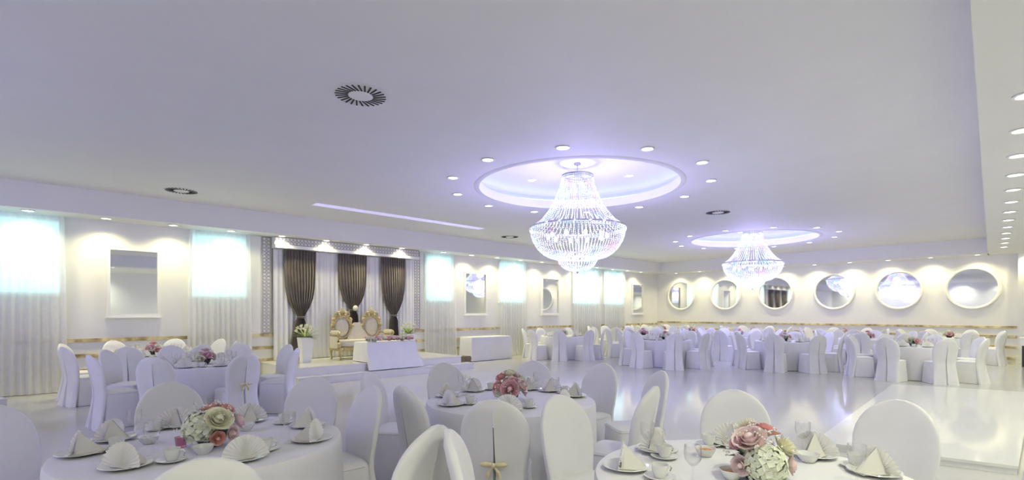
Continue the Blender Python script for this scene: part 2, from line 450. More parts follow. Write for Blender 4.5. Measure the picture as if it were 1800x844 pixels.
# ------------------------------------------------------------------ windows and sheer curtains
def curtain_mesh(width, z0, z1, m, waves, amp, seed, flare=0.0, puddle=0.0):
    rnd = random.Random(seed); ph = [rnd.uniform(0, 6.28) for _ in range(4)]
    n = int(waves * 10); rings = []
    for z in [z1, z1 - .05, z1 - .3] + [z1 + (z0 - z1) * t for t in (.3, .5, .7, .85, .95, .98, 1.0)]:
        t = (z1 - z) / (z1 - z0); row = []
        for i in range(n + 1):
            s = i / n
            a = amp * (.55 + .6 * t)
            x = a * (sin(2 * PI * waves * s + ph[0] + .5 * sin(2 * PI * 2 * s + ph[1])) + .45 * sin(2 * PI * waves * .37 * s + ph[2])) + a * 1.4
            if puddle and t > .93: x += puddle * (t - .93) / .07 * (1 + .4 * sin(9 * s + ph[3]))
            row.append((x, (s - .5) * (width + flare * t), z))
        rings.append(row)
    return MB().loft(rings, closed=False).mesh('sheer_curtain', m)
wins = [(-.85, .43), (2.38, 3.56), (8.25, 9.30), (11.15, 12.40), (14.95, 16.65), (16.95, 18.40)]
for k, (a, b) in enumerate(wins):
    a *= K; b *= K; ym, wd = (a + b) / 2, b - a
    z0, z1 = 1.80 * K, 3.10 * K
    e = link('window_%d' % (k + 1), None, None, (XL, ym, 0)); e['kind'] = 'structure'
    h = wd / 2 - .02
    fr = MB()
    for (y0, y1, q0, q1) in ((-h, h, z0 - .06, z0), (-h, h, z1, z1 + .06), (-h, -h + .06, z0, z1), (h - .06, h, z0, z1)):
        fr.box(0, .03, y0, y1, q0, q1)
    link('window_frame', fr.mesh('window_frame', M_frame, False), e)
    link('window_pane', MB().box(.005, .02, -h + .06, -.004, z0, z1).mesh('window_pane', M_pane, False), e)
    link('window_pane', MB().box(.005, .02, .004, h - .06, z0, z1).mesh('window_pane', M_pane, False), e)
    c = link('sheer_curtain', curtain_mesh(wd, .012, ZS - .01, M_sheer, 9 + 2 * wd, .022, k, .10, .07), None, (XL + .10, ym, 0))
    tag(c, ['floor-length white sheer curtain at the left edge of the photo', 'floor-length white sheer curtain left of the stage, behind the left tables',
            'floor-length white sheer curtain just right of the stage', 'floor-length white sheer curtain behind the right end of the gift table',
            'floor-length white sheer curtain behind the lone table, beside its mirror', 'floor-length white sheer curtain nearest the far corner'][k], 'curtain', 'sheer window curtains')

# ------------------------------------------------------------------ mirrors
def rect_mirror(y0, y1, z0, z1, label):
    wd, h = (y1 - y0) / 2, (z1 - z0)
    fr = MB(); t = .06
    for (a, b, c, d) in ((-wd - t, wd + t, -t, 0), (-wd - t, wd + t, h, h + t), (-wd - t, -wd, 0, h), (wd, wd + t, 0, h)): fr.box(0, .06, a, b, c, d)
    fr.box(0, .085, -wd - t - .02, wd + t + .02, -t - .03, -t)
    thing('wall_mirror', label, 'mirror', (XL + .002, (y0 + y1) / 2, z0), 0, 'framed wall mirrors',
          [('frame', fr.mesh('frame', M_frame, False)), ('glass', MB().box(0, .012, -wd, wd, 0, h).mesh('glass', M_mirror, False))])
for (a, b, lb) in ((1.09, 1.84, 'rectangular white-framed wall mirror above the left tables'), (9.78, 10.6, 'rectangular white-framed wall mirror above the gift table'),
                   (13.3, 14.15, 'rectangular white-framed wall mirror above the lone table'), (19.1, 19.9, 'small-looking rectangular wall mirror nearest the far corner')):
    rect_mirror(a * K, b * K, 1.42 * K, 2.66 * K, lb)
Rm = .585 * K
rg = MB().lathe([(Rm - .005, .0), (Rm - .005, .03), (Rm + .02, .06), (Rm + .06, .065), (Rm + .085, .04), (Rm + .085, 0)], 56).xf(Matrix.Rotation(PI / 2, 4, 'X')).mesh('frame', M_frame)
gl = MB().lathe([(.001, .012), (Rm, .012)], 56).xf(Matrix.Rotation(PI / 2, 4, 'X')).mesh('glass', M_mirror)
for k, x in enumerate((-11.2, -9.2, -7.22, -5.22, -3.33, -1.48)):
    thing('round_mirror', '%s round white-framed mirror from the left on the far wall' % ORD[k], 'mirror', (x * K, YB - .002, 2.20 * K), 0, 'round wall mirrors', [('frame', rg), ('glass', gl)])

# ------------------------------------------------------------------ stage with its backdrop
ZP = .32 * K                                   # stage level
SY0, SY1 = 3.80 * K, 8.05 * K
SX = -10.37 * K
thing('stage_platform', 'low glossy white stage with a front step, in front of brown drapes', 'stage', (0, 0, 0), 0, None,
      [('platform', MB().box(XL + .03, SX, SY0, SY1, 0, ZP - .02).box(XL + .03, SX + .02, SY0 - .02, SY1 + .02, ZP - .02, ZP).mesh('platform', M_stage, False)),
       ('step', MB().box(SX, SX + .32, SY0, SY1 + .2, 0, .15 * K - .015).box(SX, SX + .335, SY0 - .015, SY1 + .21, .15 * K - .015, .15 * K).mesh('step', M_stage, False))])
# fretwork frame: two posts and a top band of interlocking rings
def fret(y0, y1, z0, z1, x):
    b = MB().box(0, .03, y0, y1, z0, z1)
    l = MB(); p = .088
    ny, nz = max(1, int(round((y1 - y0) / p))), max(1, int(round((z1 - z0) / p)))
    py, pz = (y1 - y0) / ny, (z1 - z0) / nz
    for i in range(ny):
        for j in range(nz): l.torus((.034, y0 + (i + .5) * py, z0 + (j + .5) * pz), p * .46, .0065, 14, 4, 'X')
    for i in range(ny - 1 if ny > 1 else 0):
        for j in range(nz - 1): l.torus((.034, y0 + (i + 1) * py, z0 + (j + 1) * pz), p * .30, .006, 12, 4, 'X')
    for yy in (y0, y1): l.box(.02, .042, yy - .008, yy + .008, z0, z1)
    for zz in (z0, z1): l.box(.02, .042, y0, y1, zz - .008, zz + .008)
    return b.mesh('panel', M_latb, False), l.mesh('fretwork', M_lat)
FY0, FY1 = 3.86 * K, 7.92 * K; fw = .19
zt0, zt1 = 3.02 * K, 3.185 * K
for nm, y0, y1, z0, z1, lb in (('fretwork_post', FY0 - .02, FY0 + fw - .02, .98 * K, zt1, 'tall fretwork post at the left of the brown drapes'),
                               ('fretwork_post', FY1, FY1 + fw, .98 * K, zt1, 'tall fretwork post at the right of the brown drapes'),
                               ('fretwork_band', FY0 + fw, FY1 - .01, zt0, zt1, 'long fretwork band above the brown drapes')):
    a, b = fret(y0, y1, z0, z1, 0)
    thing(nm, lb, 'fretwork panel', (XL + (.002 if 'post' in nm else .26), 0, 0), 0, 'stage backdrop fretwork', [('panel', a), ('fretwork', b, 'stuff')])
pel = MB().box(.03, .34, FY0 + fw, FY1 - .01, 2.94 * K, zt0 - .01).box(.03, .25, FY0 + fw, FY1 - .01, zt0 - .01, ZS - .005)
tag(link('curtain_pelmet', pel.mesh('curtain_pelmet', M_frame, False), None, (XL, 0, 0)), 'white box pelmet carrying the brown drapes over the stage', 'pelmet')
c = link('backdrop_drape', curtain_mesh(FY1 - FY0 - fw - .06, ZP + .012, 2.94 * K - .01, M_drape, 34, .016, 41), None, (XL + .06, (FY0 + fw + FY1) / 2, 0))
tag(c, 'pleated white drape across the back of the stage', 'drape')

def dark_curtain(wd, ztop, zg, zb, seed, tail, swing):
    rnd = random.Random(seed); ph = rnd.uniform(0, 6)
    prof = [(ztop, wd), (ztop - .1, wd), (ztop - .5, wd * .985), (ztop - (ztop - zg) * .55, wd * .93), (ztop - (ztop - zg) * .72, wd * .80), (ztop - (ztop - zg) * .84, wd * .60),
            (ztop - (ztop - zg) * .93, wd * .36), (zg + .02, .085), (zg - .03, .085), (zg - .15, .14), (zg - .4, tail * .85), ((zg + zb) / 2 - .1, tail * .95), (zb, tail)]
    n = 80; rings = []
    for z, hw in prof:
        row = []
        amp = .018 + .016 * (1 - hw / wd); t = max(0, (zg - z) / max(zg - zb, .1))
        for i in range(n + 1):
            s = i / n * 2 - 1
            bulge = .07 * (1 - s * s) * min(1, (ztop - z) / .8) if z > zg else .05 * (1 - s * s)
            row.append((bulge + amp * sin(s * PI * 11 + ph) + .05, s * hw + swing * t, z))
        rings.append(row)
    body = MB().loft(rings, closed=False).mesh('drape', M_dark)
    tie = MB().torus((.08, 0, zg), .085, .028, 20, 8, sx=.75).mesh('tieback', M_dark)
    return body, tie
for k, (y, wd, zg, zb, tail, sw, lb) in enumerate(((4.66, .385, 1.33, .35, .20, -.10, 'left brown satin drape, its long tied tail reaching the stage floor'),
                                        (5.99, .395, 1.50, .52, .18, 0, 'middle brown satin drape tied with a pale rosette'),
                                        (7.17, .385, 1.36, .48, .18, 0, 'right brown satin drape tied above the table flowers'))):
    b, t = dark_curtain(wd * K * 1.0, 2.94 * K - .012, zg * K, zb * K, 90 + k, tail, sw)
    o = thing('brown_drape', lb, 'drape', (XL + .13, y * K, 0), 0, 'brown stage drapes', [('drape', b), ('tieback', t)])
    if k == 1:
        ro = MB()
        for j in range(9):
            a = 2 * PI * j / 9
            ro.ball((.19, .045 * cos(a), zg * K + .06 + .045 * sin(a)), .032, 8, 5)
        ro.ball((.205, 0, zg * K + .06), .036, 8, 5)
        link('rosette', ro.mesh('rosette', M_yel), o)

# ------------------------------------------------------------------ gilded loveseat
def loveseat():
    P = []
    L = .82
    seat = MB()
    rings = []
    for z, k in ((.30, .93), (.33, 1), (.43, 1), (.47, .95), (.48, .80)):
        rings.append([(x * k, y * k, z) for x, y in [(cos(a) * abs(cos(a)) ** -.6 * .30 if abs(cos(a)) > 1e-3 else 0, sin(a) * abs(sin(a)) ** -.6 * (L - .1) if abs(sin(a)) > 1e-3 else 0) for a in [2 * PI * i / 48 for i in range(48)]]])
    seat.loft(rings, True, True)
    P.append(('seat_cushion', seat.mesh('seat_cushion', M_cream)))
    rail = MB().box(.24, .31, -L + .06, L - .06, .22, .30).box(-.30, .24, -L + .06, -L + .12, .22, .30).box(-.30, .24, L - .12, L - .06, .22, .30)
    for i in range(15):
        rail.ball((.31, -L + .12 + i * (2 * L - .24) / 14, .25 + .02 * (i % 2)), .045, 8, 5, sx=.5)
    for s in (-.35, .35): rail.ball((.315, s, .20), .09, 10, 6, sx=.35, sz=.7)
    P.append(('seat_rail', rail.mesh('seat_rail', M_gild)))
    for s in (-1, 1):
        for x in (.26, -.27):
            leg = MB().tube([(x, s * (L - .10), .26), (x + .03, s * (L - .08), .17), (x + .01, s * (L - .10), .07), (x + .03, s * (L - .09), 0)], [.045, .035, .022, .03], 8)
            P.append(('leg', leg.mesh('leg', M_gild)))
    P.append(('leg', MB().tube([(.27, 0, .24), (.30, 0, .15), (.28, 0, .07), (.30, 0, 0)], [.045, .035, .022, .03], 8).mesh('leg', M_gild)))
    mid = MB(); rings = []
    for z, hw in ((.46, .34), (.60, .26), (.75, .17), (.86, .13), (.92, .10)):
        rings.append([(-.22 - (z - .46) * .18 + .05 * cos(a), hw * sin(a), z) for a in [2 * PI * i / 20 for i in range(20)]])
    mid.loft(rings, True, True)
    P.append(('middle_back', mid.mesh('middle_back', M_cream)))
    for s in (-1, 1):
        cy, cz, lean = s * .42, .80, -.30
        cu = MB().ball((lean, cy, cz), 1, 20, 10, sx=.055, sy=.19, sz=.235)
        P.append(('oval_cushion', cu.mesh('oval_cushion', M_cream)))
        fr = MB().torus((lean, cy, cz), 1.0, .0, 4, 3, 'X')
        fr = MB()
        ring = []
        for i in range(33):
            a = 2 * PI * i / 32; ring.append((lean, cy + .245 * sin(a), cz + .295 * cos(a)))
        fr.tube(ring, .045, 8)
        for i in range(22):
            a = 2 * PI * i / 22
            rr = .030 + .014 * (i % 2)
            fr.ball((lean + .03, cy + (.265 + .02 * (i % 2)) * sin(a), cz + (.315 + .02 * (i % 2)) * cos(a)), rr, 8, 5)
        for j, (dy, dz, r) in enumerate(((0, .41, .075), (.09, .37, .06), (-.09, .37, .06), (.17, .30, .05), (-.17, .30, .05), (0, .47, .045), (.24, .20, .05), (-.24, .20, .05))):
            fr.ball((lean + .01, cy + dy, cz + dz), r, 10, 6, sx=.6)
        for q in (-1, 1):     # crest scrolls
            sp = []
            for i in range(18):
                a = i / 17 * 3.6 * PI / 2; r = .085 - .0042 * i
                sp.append((lean + .03, cy + q * (.13 + r * cos(a) * .8), cz + .33 + r * sin(a)))
            fr.tube(sp, .016, 6)
        P.append(('medallion_frame', fr.mesh('medallion_frame', M_gild)))
        pad = MB(); rings = []
        for z, k in ((.62, .8), (.64, 1), (.70, 1), (.725, .8)):
            rings.append([(.02 + .23 * k * cos(a), s * (L - .06) + .065 * k * sin(a), z) for a in [2 * PI * i / 20 for i in range(20)]])
        pad.loft(rings, True, True)
        P.append(('arm_pad', pad.mesh('arm_pad', M_cream)))
        side = MB(); rings = []
        for z, k in ((.28, .9), (.45, 1), (.58, .95)):
            rings.append([(-.02 + .24 * k * cos(a), s * (L - .06) + .05 * k * sin(a), z) for a in [2 * PI * i / 20 for i in range(20)]])
        side.loft(rings, True, True)
        P.append(('arm_panel', side.mesh('arm_panel', M_cream)))
        ar = MB(); sp = []
        for i in range(20):
            a = i / 19 * 3 * PI; r = .075 - .003 * i
            sp.append((.24 + r * cos(a), s * (L - .06), .63 + r * sin(a)))
        ar.tube(sp, .022, 6).tube([(.27, s * (L - .06), .56), (.22, s * (L - .06), .44), (.29, s * (L - .06), .30)], [.035, .03, .05], 8).ball((.29, s * (L - .06), .38), .055, 8, 5)
        ar.tube([(.2, s * (L - .06), .61), (-.1, s * (L - .06), .60), (-.28, s * (L - .10), .66)], .028, 8)
        P.append(('carved_arm', ar.mesh('carved_arm', M_gild)))
    return P
thing('loveseat', 'ornate gilded loveseat with two oval medallion backs and cream upholstery', 'loveseat', (-11.62 * K, 5.93 * K, ZP + .012), 0, None, loveseat())

# ------------------------------------------------------------------ flowers
def petal(L_, Wd, cup, curl, nu=3, nv=3):
    rows = []
    for i in range(nu + 1):
        t = i / nu; hw = Wd * (sin(PI * min(1, t * .86 + .14)) ** .6) * .5
        row = []
        for j in range(nv + 1):
            s = j / nv * 2 - 1
            row.append((s * hw, t * L_, cup * s * s * hw + curl * t * t * L_))
        rows.append(row)
    return MB().loft(rows, closed=False)
def rose(R):
    mb = MB()
    mb.ball((0, 0, R * .50), R * .42, 8, 5, sz=1.15)
    for layer, (n, rad, zt, flare) in enumerate(((3, .42, 1.05, -.10), (4, .60, .98, -.02), (5, .80, .84, .10), (6, 1.0, .62, .26))):
        for k in range(n):
            a0 = 2 * PI * (k + layer * .43) / n; span = 2 * PI / n * 1.35; rows = []
            for i in range(4):
                t = i / 3; row = []
                for j in range(5):
                    u = j / 4 * 2 - 1
                    rr = R * rad * (.35 + .65 * sin(min(1, t * 1.05) * PI / 2)) * (1 + flare * t * t) * (1 + .05 * u)
                    zz = R * zt * t * (1 - .16 * u * u * t)
                    row.append((rr * cos(a0 + u * span / 2), rr * sin(a0 + u * span / 2), zz))
                rows.append(row)
            mb.loft(rows, closed=False)
    return mb
def mum(R):
    mb = MB()
    for n, tilt, L_ in ((10, 78, .75), (14, 58, .9), (18, 36, 1.0), (20, 12, 1.0)):
        for k in range(n):
            p = petal(R * L_, R * .24, .4, .15, 2, 2)
            mb.join(p, Matrix.Rotation(2 * PI * (k + tilt) / n, 4, 'Z') @ Matrix.Rotation(math.radians(tilt), 4, 'X'))
    mb.ball((0, 0, R * .3), R * .3, 8, 5)
    return mb
def hydrangea(R, n=110, seed=1):
    rnd = random.Random(seed); mb = MB()
    mb.ball((0, 0, 0), R * .78, 12, 8)
    fl = MB()
    for k in range(4): fl.join(petal(R * .22, R * .24, .3, .1, 2, 2), Matrix.Rotation(PI / 2 * k, 4, 'Z') @ Matrix.Rotation(.22, 4, 'X'))
    for i in range(n):
        z = 1 - 1.72 * (i + .5) / n; a = i * 2.39996
        v = Vector((math.sqrt(max(0, 1 - z * z)) * cos(a), math.sqrt(max(0, 1 - z * z)) * sin(a), z))
        M = Matrix.Translation(v * R * rnd.uniform(.82, .93)) @ v.to_track_quat('Z', 'Y').to_matrix().to_4x4() @ Matrix.Rotation(rnd.uniform(-.35, .35), 4, 'X') @ Matrix.Rotation(rnd.uniform(-.35, .35), 4, 'Y') @ Matrix.Rotation(rnd.uniform(0, 1.5), 4, 'Z')
        mb.join(fl, M)
    return mb
def leaves(n, R, seed, zc=.08):
    rnd = random.Random(seed); mb = MB()
    for i in range(n):
        a = rnd.uniform(0, 2 * PI); el = rnd.uniform(-.25, 1.1)
        p = petal(rnd.uniform(.6, .95) * R, R * .45, .25, -.25, 3, 2)
        mb.join(p, Matrix.Translation((0, 0, zc)) @ Matrix.Rotation(a, 4, 'Z') @ Matrix.Translation((0, R * .35, 0)) @ Matrix.Rotation(el, 4, 'X'))
    return mb
def sprigs(n, R, seed, zc=.10):
    rnd = random.Random(seed); mb = MB()
    for i in range(n):
        a = rnd.uniform(0, 2 * PI); el = rnd.uniform(-.05, 1.45); r = R * rnd.uniform(.78, 1.12)
        p = Vector((r * cos(a) * cos(el), r * sin(a) * cos(el), zc + r * sin(el) * .95))
        for q in range(3):
            mb.octa(tuple(p + Vector((rnd.uniform(-.012, .012), rnd.uniform(-.012, .012), rnd.uniform(-.012, .012)))), .0062)
    return mb
def place_on(mb, p, R0=(0, 0, .07)):
    v = (Vector(p) - Vector(R0)).normalized()
    return mb.xf(Matrix.Translation(p) @ v.to_track_quat('Z', 'Y').to_matrix().to_4x4())
POT = MB().lathe([(.001, 0), (.055, 0), (.075, .03), (.085, .07), (.075, .075), (.001, .07)], 24).mesh('pot', M_black)
TRAY = MB().lathe([(.001, 0), (.10, 0), (.125, .012), (.12, .014), (.10, .005), (.001, .004)], 32).mesh('mirror_tray', M_chrome)
def centerpiece(label, x, y, spec, seed):
    t = thing('flower_centerpiece', label, 'flowers', (x, y, ZT + .001), YAW, 'table flower centrepieces', [('pot', POT)])
    link('foliage', leaves(46, .105, seed).mesh('foliage', M_leaf), t)['kind'] = 'stuff'
    for kind, p, R, m in spec:
        R *= 1.16; p = (p[0] * .9, p[1] * .9, p[2] * .92)
        if kind == 'rose': link('rose', place_on(rose(R), p).mesh('rose', m), t)
        if kind == 'mum': link('chrysanthemum', place_on(mum(R), p).mesh('chrysanthemum', m), t)
        if kind == 'hyd': link('hydrangea', hydrangea(R, 120, seed).xf(Matrix.Translation(p)).mesh('hydrangea', m), t)
    link('small_blossoms', sprigs(62, .155, seed + 5).mesh('small_blossoms', M_baby), t)['kind'] = 'stuff'
    return t

# ------------------------------------------------------------------ tables, chairs, settings
ZT, RT = .752, .765
def tablecloth(seed):
    rnd = random.Random(seed); ph = [rnd.uniform(0, 6.28) for _ in range(3)]; N = 120
    def fold(a): return .55 * sin(13 * a + ph[0] + .8 * sin(2 * a + ph[1])) + .45 * sin(21 * a + ph[2])
    rings = []
    for r, z, k in ((.01, ZT, 0), (.3, ZT, 0), (.6, ZT, 0), (RT - .03, ZT, 0), (RT - .008, ZT - .004, 0), (RT, ZT - .02, 0), (RT + .003, ZT - .06, .002), (RT + .004, .55, .010), (RT + .004, .35, .016), (RT + .006, .15, .021), (RT + .008, .008, .024)):
        rings.append([((r + k * fold(2 * PI * i / N)) * cos(2 * PI * i / N), (r + k * fold(2 * PI * i / N)) * sin(2 * PI * i / N), z) for i in range(N)])
    return MB().loft(rings).mesh('tablecloth', M_table)
CLOTHS = [tablecloth(s) for s in range(4)]
TOP = MB().lathe([(.001, .74), (.74, .74), (.745, .73), (.74, .715), (.001, .715)], 40).mesh('tabletop', M_wood)
PED = MB().lathe([(.001, .715), (.12, .71), (.05, .66), (.045, .2), (.09, .08), (.30, .03), (.30, 0), (.001, 0)], 20).mesh('pedestal', M_wood)

def chair_meshes():
    N = 44
    levels = [0, .03, .15, .30, .42, .50, .58, .66, .74, .80, .85, .89, .92, .945, .962, .974, .981, .984]
    def wz(z):
        if z < .46: return .245 - (.245 - .205) * (z / .46) ** .8
        if z < .72: return .205 + (.236 - .205) * sin((z - .46) / .26 * PI / 2)
        return .236 * max(0.02, (1 - ((z - .72) / .265) ** 2.1)) ** .5
    def yz(z): return -.235 + (.03 if z < .01 else 0) * 0 - (.035 * (1 - z / .45) if z < .45 else -.0) - (.095 * ((z - .45) / .53) ** 1.15 if z > .45 else 0)
    rings = []
    for z in levels:
        w_, y_ = wz(z), yz(z); t = .034 if z > .45 else .034 + .012 * (1 - z / .45)
        if z > .9: t *= max(.25, ((.99 - z) / .09)) ** .5
        ring = []
        for i in range(N):
            a = 2 * PI * i / N
            c, s_ = cos(a), sin(a)
            x = w_ * math.copysign(abs(c) ** .75, c); y = t * math.copysign(abs(s_) ** .55, s_)
            # gentle wrap of the panel and flare folds of the skirt
            y += .05 * (x / .24) ** 2 * (1 if z > .45 else z / .45)
            if z < .42: y += -.012 * sin(a * 6) * (1 - z / .42) * (1 if s_ < 0 else 0)
            q = abs(i - 33); kq = min(1, max(0, (.80 - z) / .10))
            if q and q < 5 and z < .9:
                x = math.copysign((0, .004, .014, .05, .085)[q] + (.018 * max(0, (.70 - z)) / .7 if q < 3 else 0), x)
            if q == 0: y += .05 * kq
            ring.append((x, y_ + y, z))
        rings.append(ring)
    back = MB().loft(rings, True, True).mesh('back_cover', M_cloth)
    # seat skirt
    def sq(hx, y0, y1, z, amp=0, n=56):
        r = []
        for i in range(n):
            a = 2 * PI * i / n; c, s_ = cos(a), sin(a)
            x = hx * math.copysign(abs(c) ** .30, c); y = (y1 - y0) / 2 * math.copysign(abs(s_) ** .30, s_)
            k = 1 + amp * sin(a * 8 + .7)
            r.append((x * k, (y0 + y1) / 2 + y * k, z))
        return r
    seat = MB().loft([sq(.235, -.24, .215, .004, .03), sq(.226, -.23, .208, .15, .022), sq(.214, -.22, .20, .34, .008), sq(.208, -.215, .196, .445), sq(.200, -.205, .188, .468), sq(.17, -.18, .16, .480), sq(.06, -.07, .06, .486)], False, True).mesh('seat_cover', M_cloth)
    piping = MB().tube([(.206, -.15, .455), (.209, .12, .455), (.20, .175, .455), (.17, .192, .455), (-.17, .192, .455), (-.20, .175, .455), (-.209, .12, .455), (-.206, -.15, .455)], .006, 5).mesh('seat_piping', M_cloth)
    bow = MB()
    for q in (-1, 1):
        bow.ball((q * .048, 0, .004), .05, 10, 6, sx=.95, sy=.30, sz=.36)
        bow.tube([(0, 0, -.005), (q * .03, -.004, -.04), (q * .042, 0, -.085)], [.008, .012, .013], 6)
    bow.ball((0, -.008, 0), .018, 8, 5)
    bow.xf(Matrix.Translation((0, -.305, .55)))
    return back, seat, piping, bow.mesh('bow', M_bow)
CB, CS, CP, CBOW = chair_meshes()
def chair(x, y, rz, label, group, bow=False):
    parts = [('back_cover', CB), ('seat_cover', CS, None, [('seat_piping', CP)])]
    if bow: parts.append(('bow', CBOW))
    return thing('covered_chair', label, 'chair', (x, y, 0), rz, group, parts)
BACKOFF = .29          # top of the backrest behind the chair's centre

PLATE = MB().lathe([(.001, .004), (.07, .004), (.085, .009), (.115, .018), (.118, .019), (.115, .022), (.082, .013), (.068, .008), (.001, .008)], 36).mesh('plate', M_china)
SAUCER = MB().lathe([(.001, .003), (.045, .003), (.072, .014), (.074, .016), (.070, .017), (.042, .008), (.001, .008)], 28).mesh('saucer', M_china)
CUPB = MB().lathe([(.001, .0), (.024, .0), (.028, .006), (.036, .03), (.040, .058), (.041, .062), (.038, .062), (.034, .03), (.026, .01), (.001, .008)], 24).mesh('cup_body', M_china)
CUPH = MB().tube([(.035, 0, .050), (.054, 0, .052), (.063, 0, .040), (.056, 0, .022), (.034, 0, .016)], .0045, 6).mesh('handle', M_china)
def napkin_mesh():
    mb = MB(); n = 16; H = .125
    rows = []
    for rr in (.004, .05, .09, H):
        row = []
        for i in range(n * 2 + 1):
            a = PI * (.02 + .96 * i / (n * 2))
            zig = (.0045 if i % 2 else -.0045) * (rr / H) ** .7
            rad = rr * (1 - (.03 if i % 2 else 0))
            lean = .18
            z = rad * sin(a); row.append((rad * cos(a), -.035 + zig + z * lean, z))
        rows.append(row)
    mb.loft(rows, closed=False)
    # folded tail that props the fan: a triangular tent towards the table's centre
    for s in (-1, 1):
        mb.add([(0, -.012, .118), (s * .003, .105, .004), (s * .050, -.02, .002), (s * .004, -.012, .118)], [(0, 1, 2), (3, 2, 1)])
        mb.add([(s * .002, -.006, .110), (s * .012, .098, .003), (s * .056, -.010, .001)], [(0, 1, 2)])
        mb.add([(0, -.012, .118), (0, .108, .004), (0, -.02, .002)], [(0, 1, 2)])
    mb.box(-.055, .055, -.045, .105, 0, .004)
    return mb.mesh('fan_napkin', M_nap, False)
NAP = napkin_mesh()
GB = MB().lathe([(.006, .085), (.02, .092), (.036, .115), (.041, .145), (.038, .182), (.0365, .182), (.039, .145), (.034, .117), (.018, .096), (.004, .090)], 24).mesh('glass_bowl', M_glass)
GSt = MB().lathe([(.001, .0), (.034, .0), (.033, .003), (.010, .007), (.0045, .02), (.0040, .075), (.008, .087), (.001, .090)], 20).mesh('stem', M_glass)
BOWL = MB().lathe([(.001, 0), (.03, 0), (.045, .02), (.056, .042), (.058, .046), (.054, .046), (.042, .022), (.028, .006), (.001, .005)], 28).mesh('bowl_body', M_china)
SNACK = MB().lathe([(.001, .040), (.02, .039), (.035, .034), (.046, .030)], 20).mesh('snack', M_food)
VOT = MB().lathe([(.001, 0), (.026, 0), (.033, .06), (.031, .06), (.025, .006), (.001, .006)], 20).mesh('votive_glass', M_rose)

def wineglass(x, y, label, group):
    thing('wine_glass', label, 'wine glass', (x, y, ZT + .001), 0, group, [('glass_bowl', GB), ('stem', GSt)])
def cup(x, y, rz, label, group, z=0): thing('coffee_cup', label, 'cup', (x, y, ZT + .0095 + z), rz, group, [('cup_body', CUPB), ('handle', CUPH)])
def single(name, me_, x, y, z, rz, label, cat, group): tag(link(name, me_, None, (x, y, z), rz), label, cat, group)

def table(r, d, desc, k):
    x, y = W(r, d)
    thing('round_table', 'round banquet table under a floor-length white cloth, ' + desc, 'table', (x, y, 0), k * .7, 'round banquet tables',
          [('tablecloth', CLOTHS[k % 4]), ('tabletop', TOP), ('pedestal', PED)])
    return x, y

rndc = random.Random(3)
PLACED = []
def seat_chair(r, d, tr, td, where, desc, bow=False, turn=0, rmin=1.30):
    """r, d: where the top of the backrest is; the chair faces the table at tr, td"""
    ox, od = r - tr, d - td; R = math.hypot(ox, od); phi = math.atan2(od, ox)
    R = max(R, rmin); rc = R - BACKOFF
    x, y = W(tr + rc * cos(phi), td + rc * sin(phi))
    PLACED.append((x, y))
    chair(x, y, phi + YAW + PI / 2 + turn + rndc.uniform(-.05, .05), 'white covered chair at the %s of the %s' % (where, desc), 'chairs of the ' + desc, bow)

def clock(names, ox, od):
    h = (90 - math.degrees(math.atan2(od, ox))) % 360 / 30
    i = int(round(h)) % 12
    c = "%s o'clock" % HOUR[i]
    if c in names: c = 'half past ' + HOUR[int(math.floor(h)) % 12]
    if c in names: c = "just past " + HOUR[int(math.floor(h)) % 12]
    names.add(c); return c

# ---- the three front tables: things placed one by one
T1, T2, T3 = (-1.863, 3.11), (-.01, 4.60), (1.17, 2.42)
D1, D2, D3 = 'front left table', 'front middle table', 'front right table'
for (T, D, k) in ((T1, D1, 0), (T2, D2, 1), (T3, D3, 2)): table(*T, 'the ' + D, k)
drop = .57
def top(px, py): return at(px, py, EYE - drop)
for (px, py, wh, turn) in ((305, 678, 'far left', 0), (535, 668, 'far side', 0), (640, 682, 'far right', 0), (15, 713, 'left', 0), (357, 802, 'near side', 0), (757, 748, 'near right', 0)):
    seat_chair(*top(px, py), *T1, wh, D1, False, turn, 1.06 if px == 640 else 1.30)
for (px, py, wh, bw) in ((875, 697, 'near side', True), (712, 678, 'near left', False), (650, 655, 'left', False), (790, 640, 'far left', False), (935, 637, 'far side', False),
                         (1058, 640, 'far right', False), (1141, 680, 'near right', False), (1158, 653, 'right', False)):
    seat_chair(*top(px, py), *T2, wh, D2, bw, 0, 1.06 if px == 712 else 1.30)
for (px, py, wh) in ((990, 697, 'far left'), (1290, 690, 'far side'), (1580, 706, 'far right'), (802, 757, 'left')):
    seat_chair(*top(px, py), *T3, wh, D3)
seat_chair(2.62, 2.30, *T3, 'right', D3)

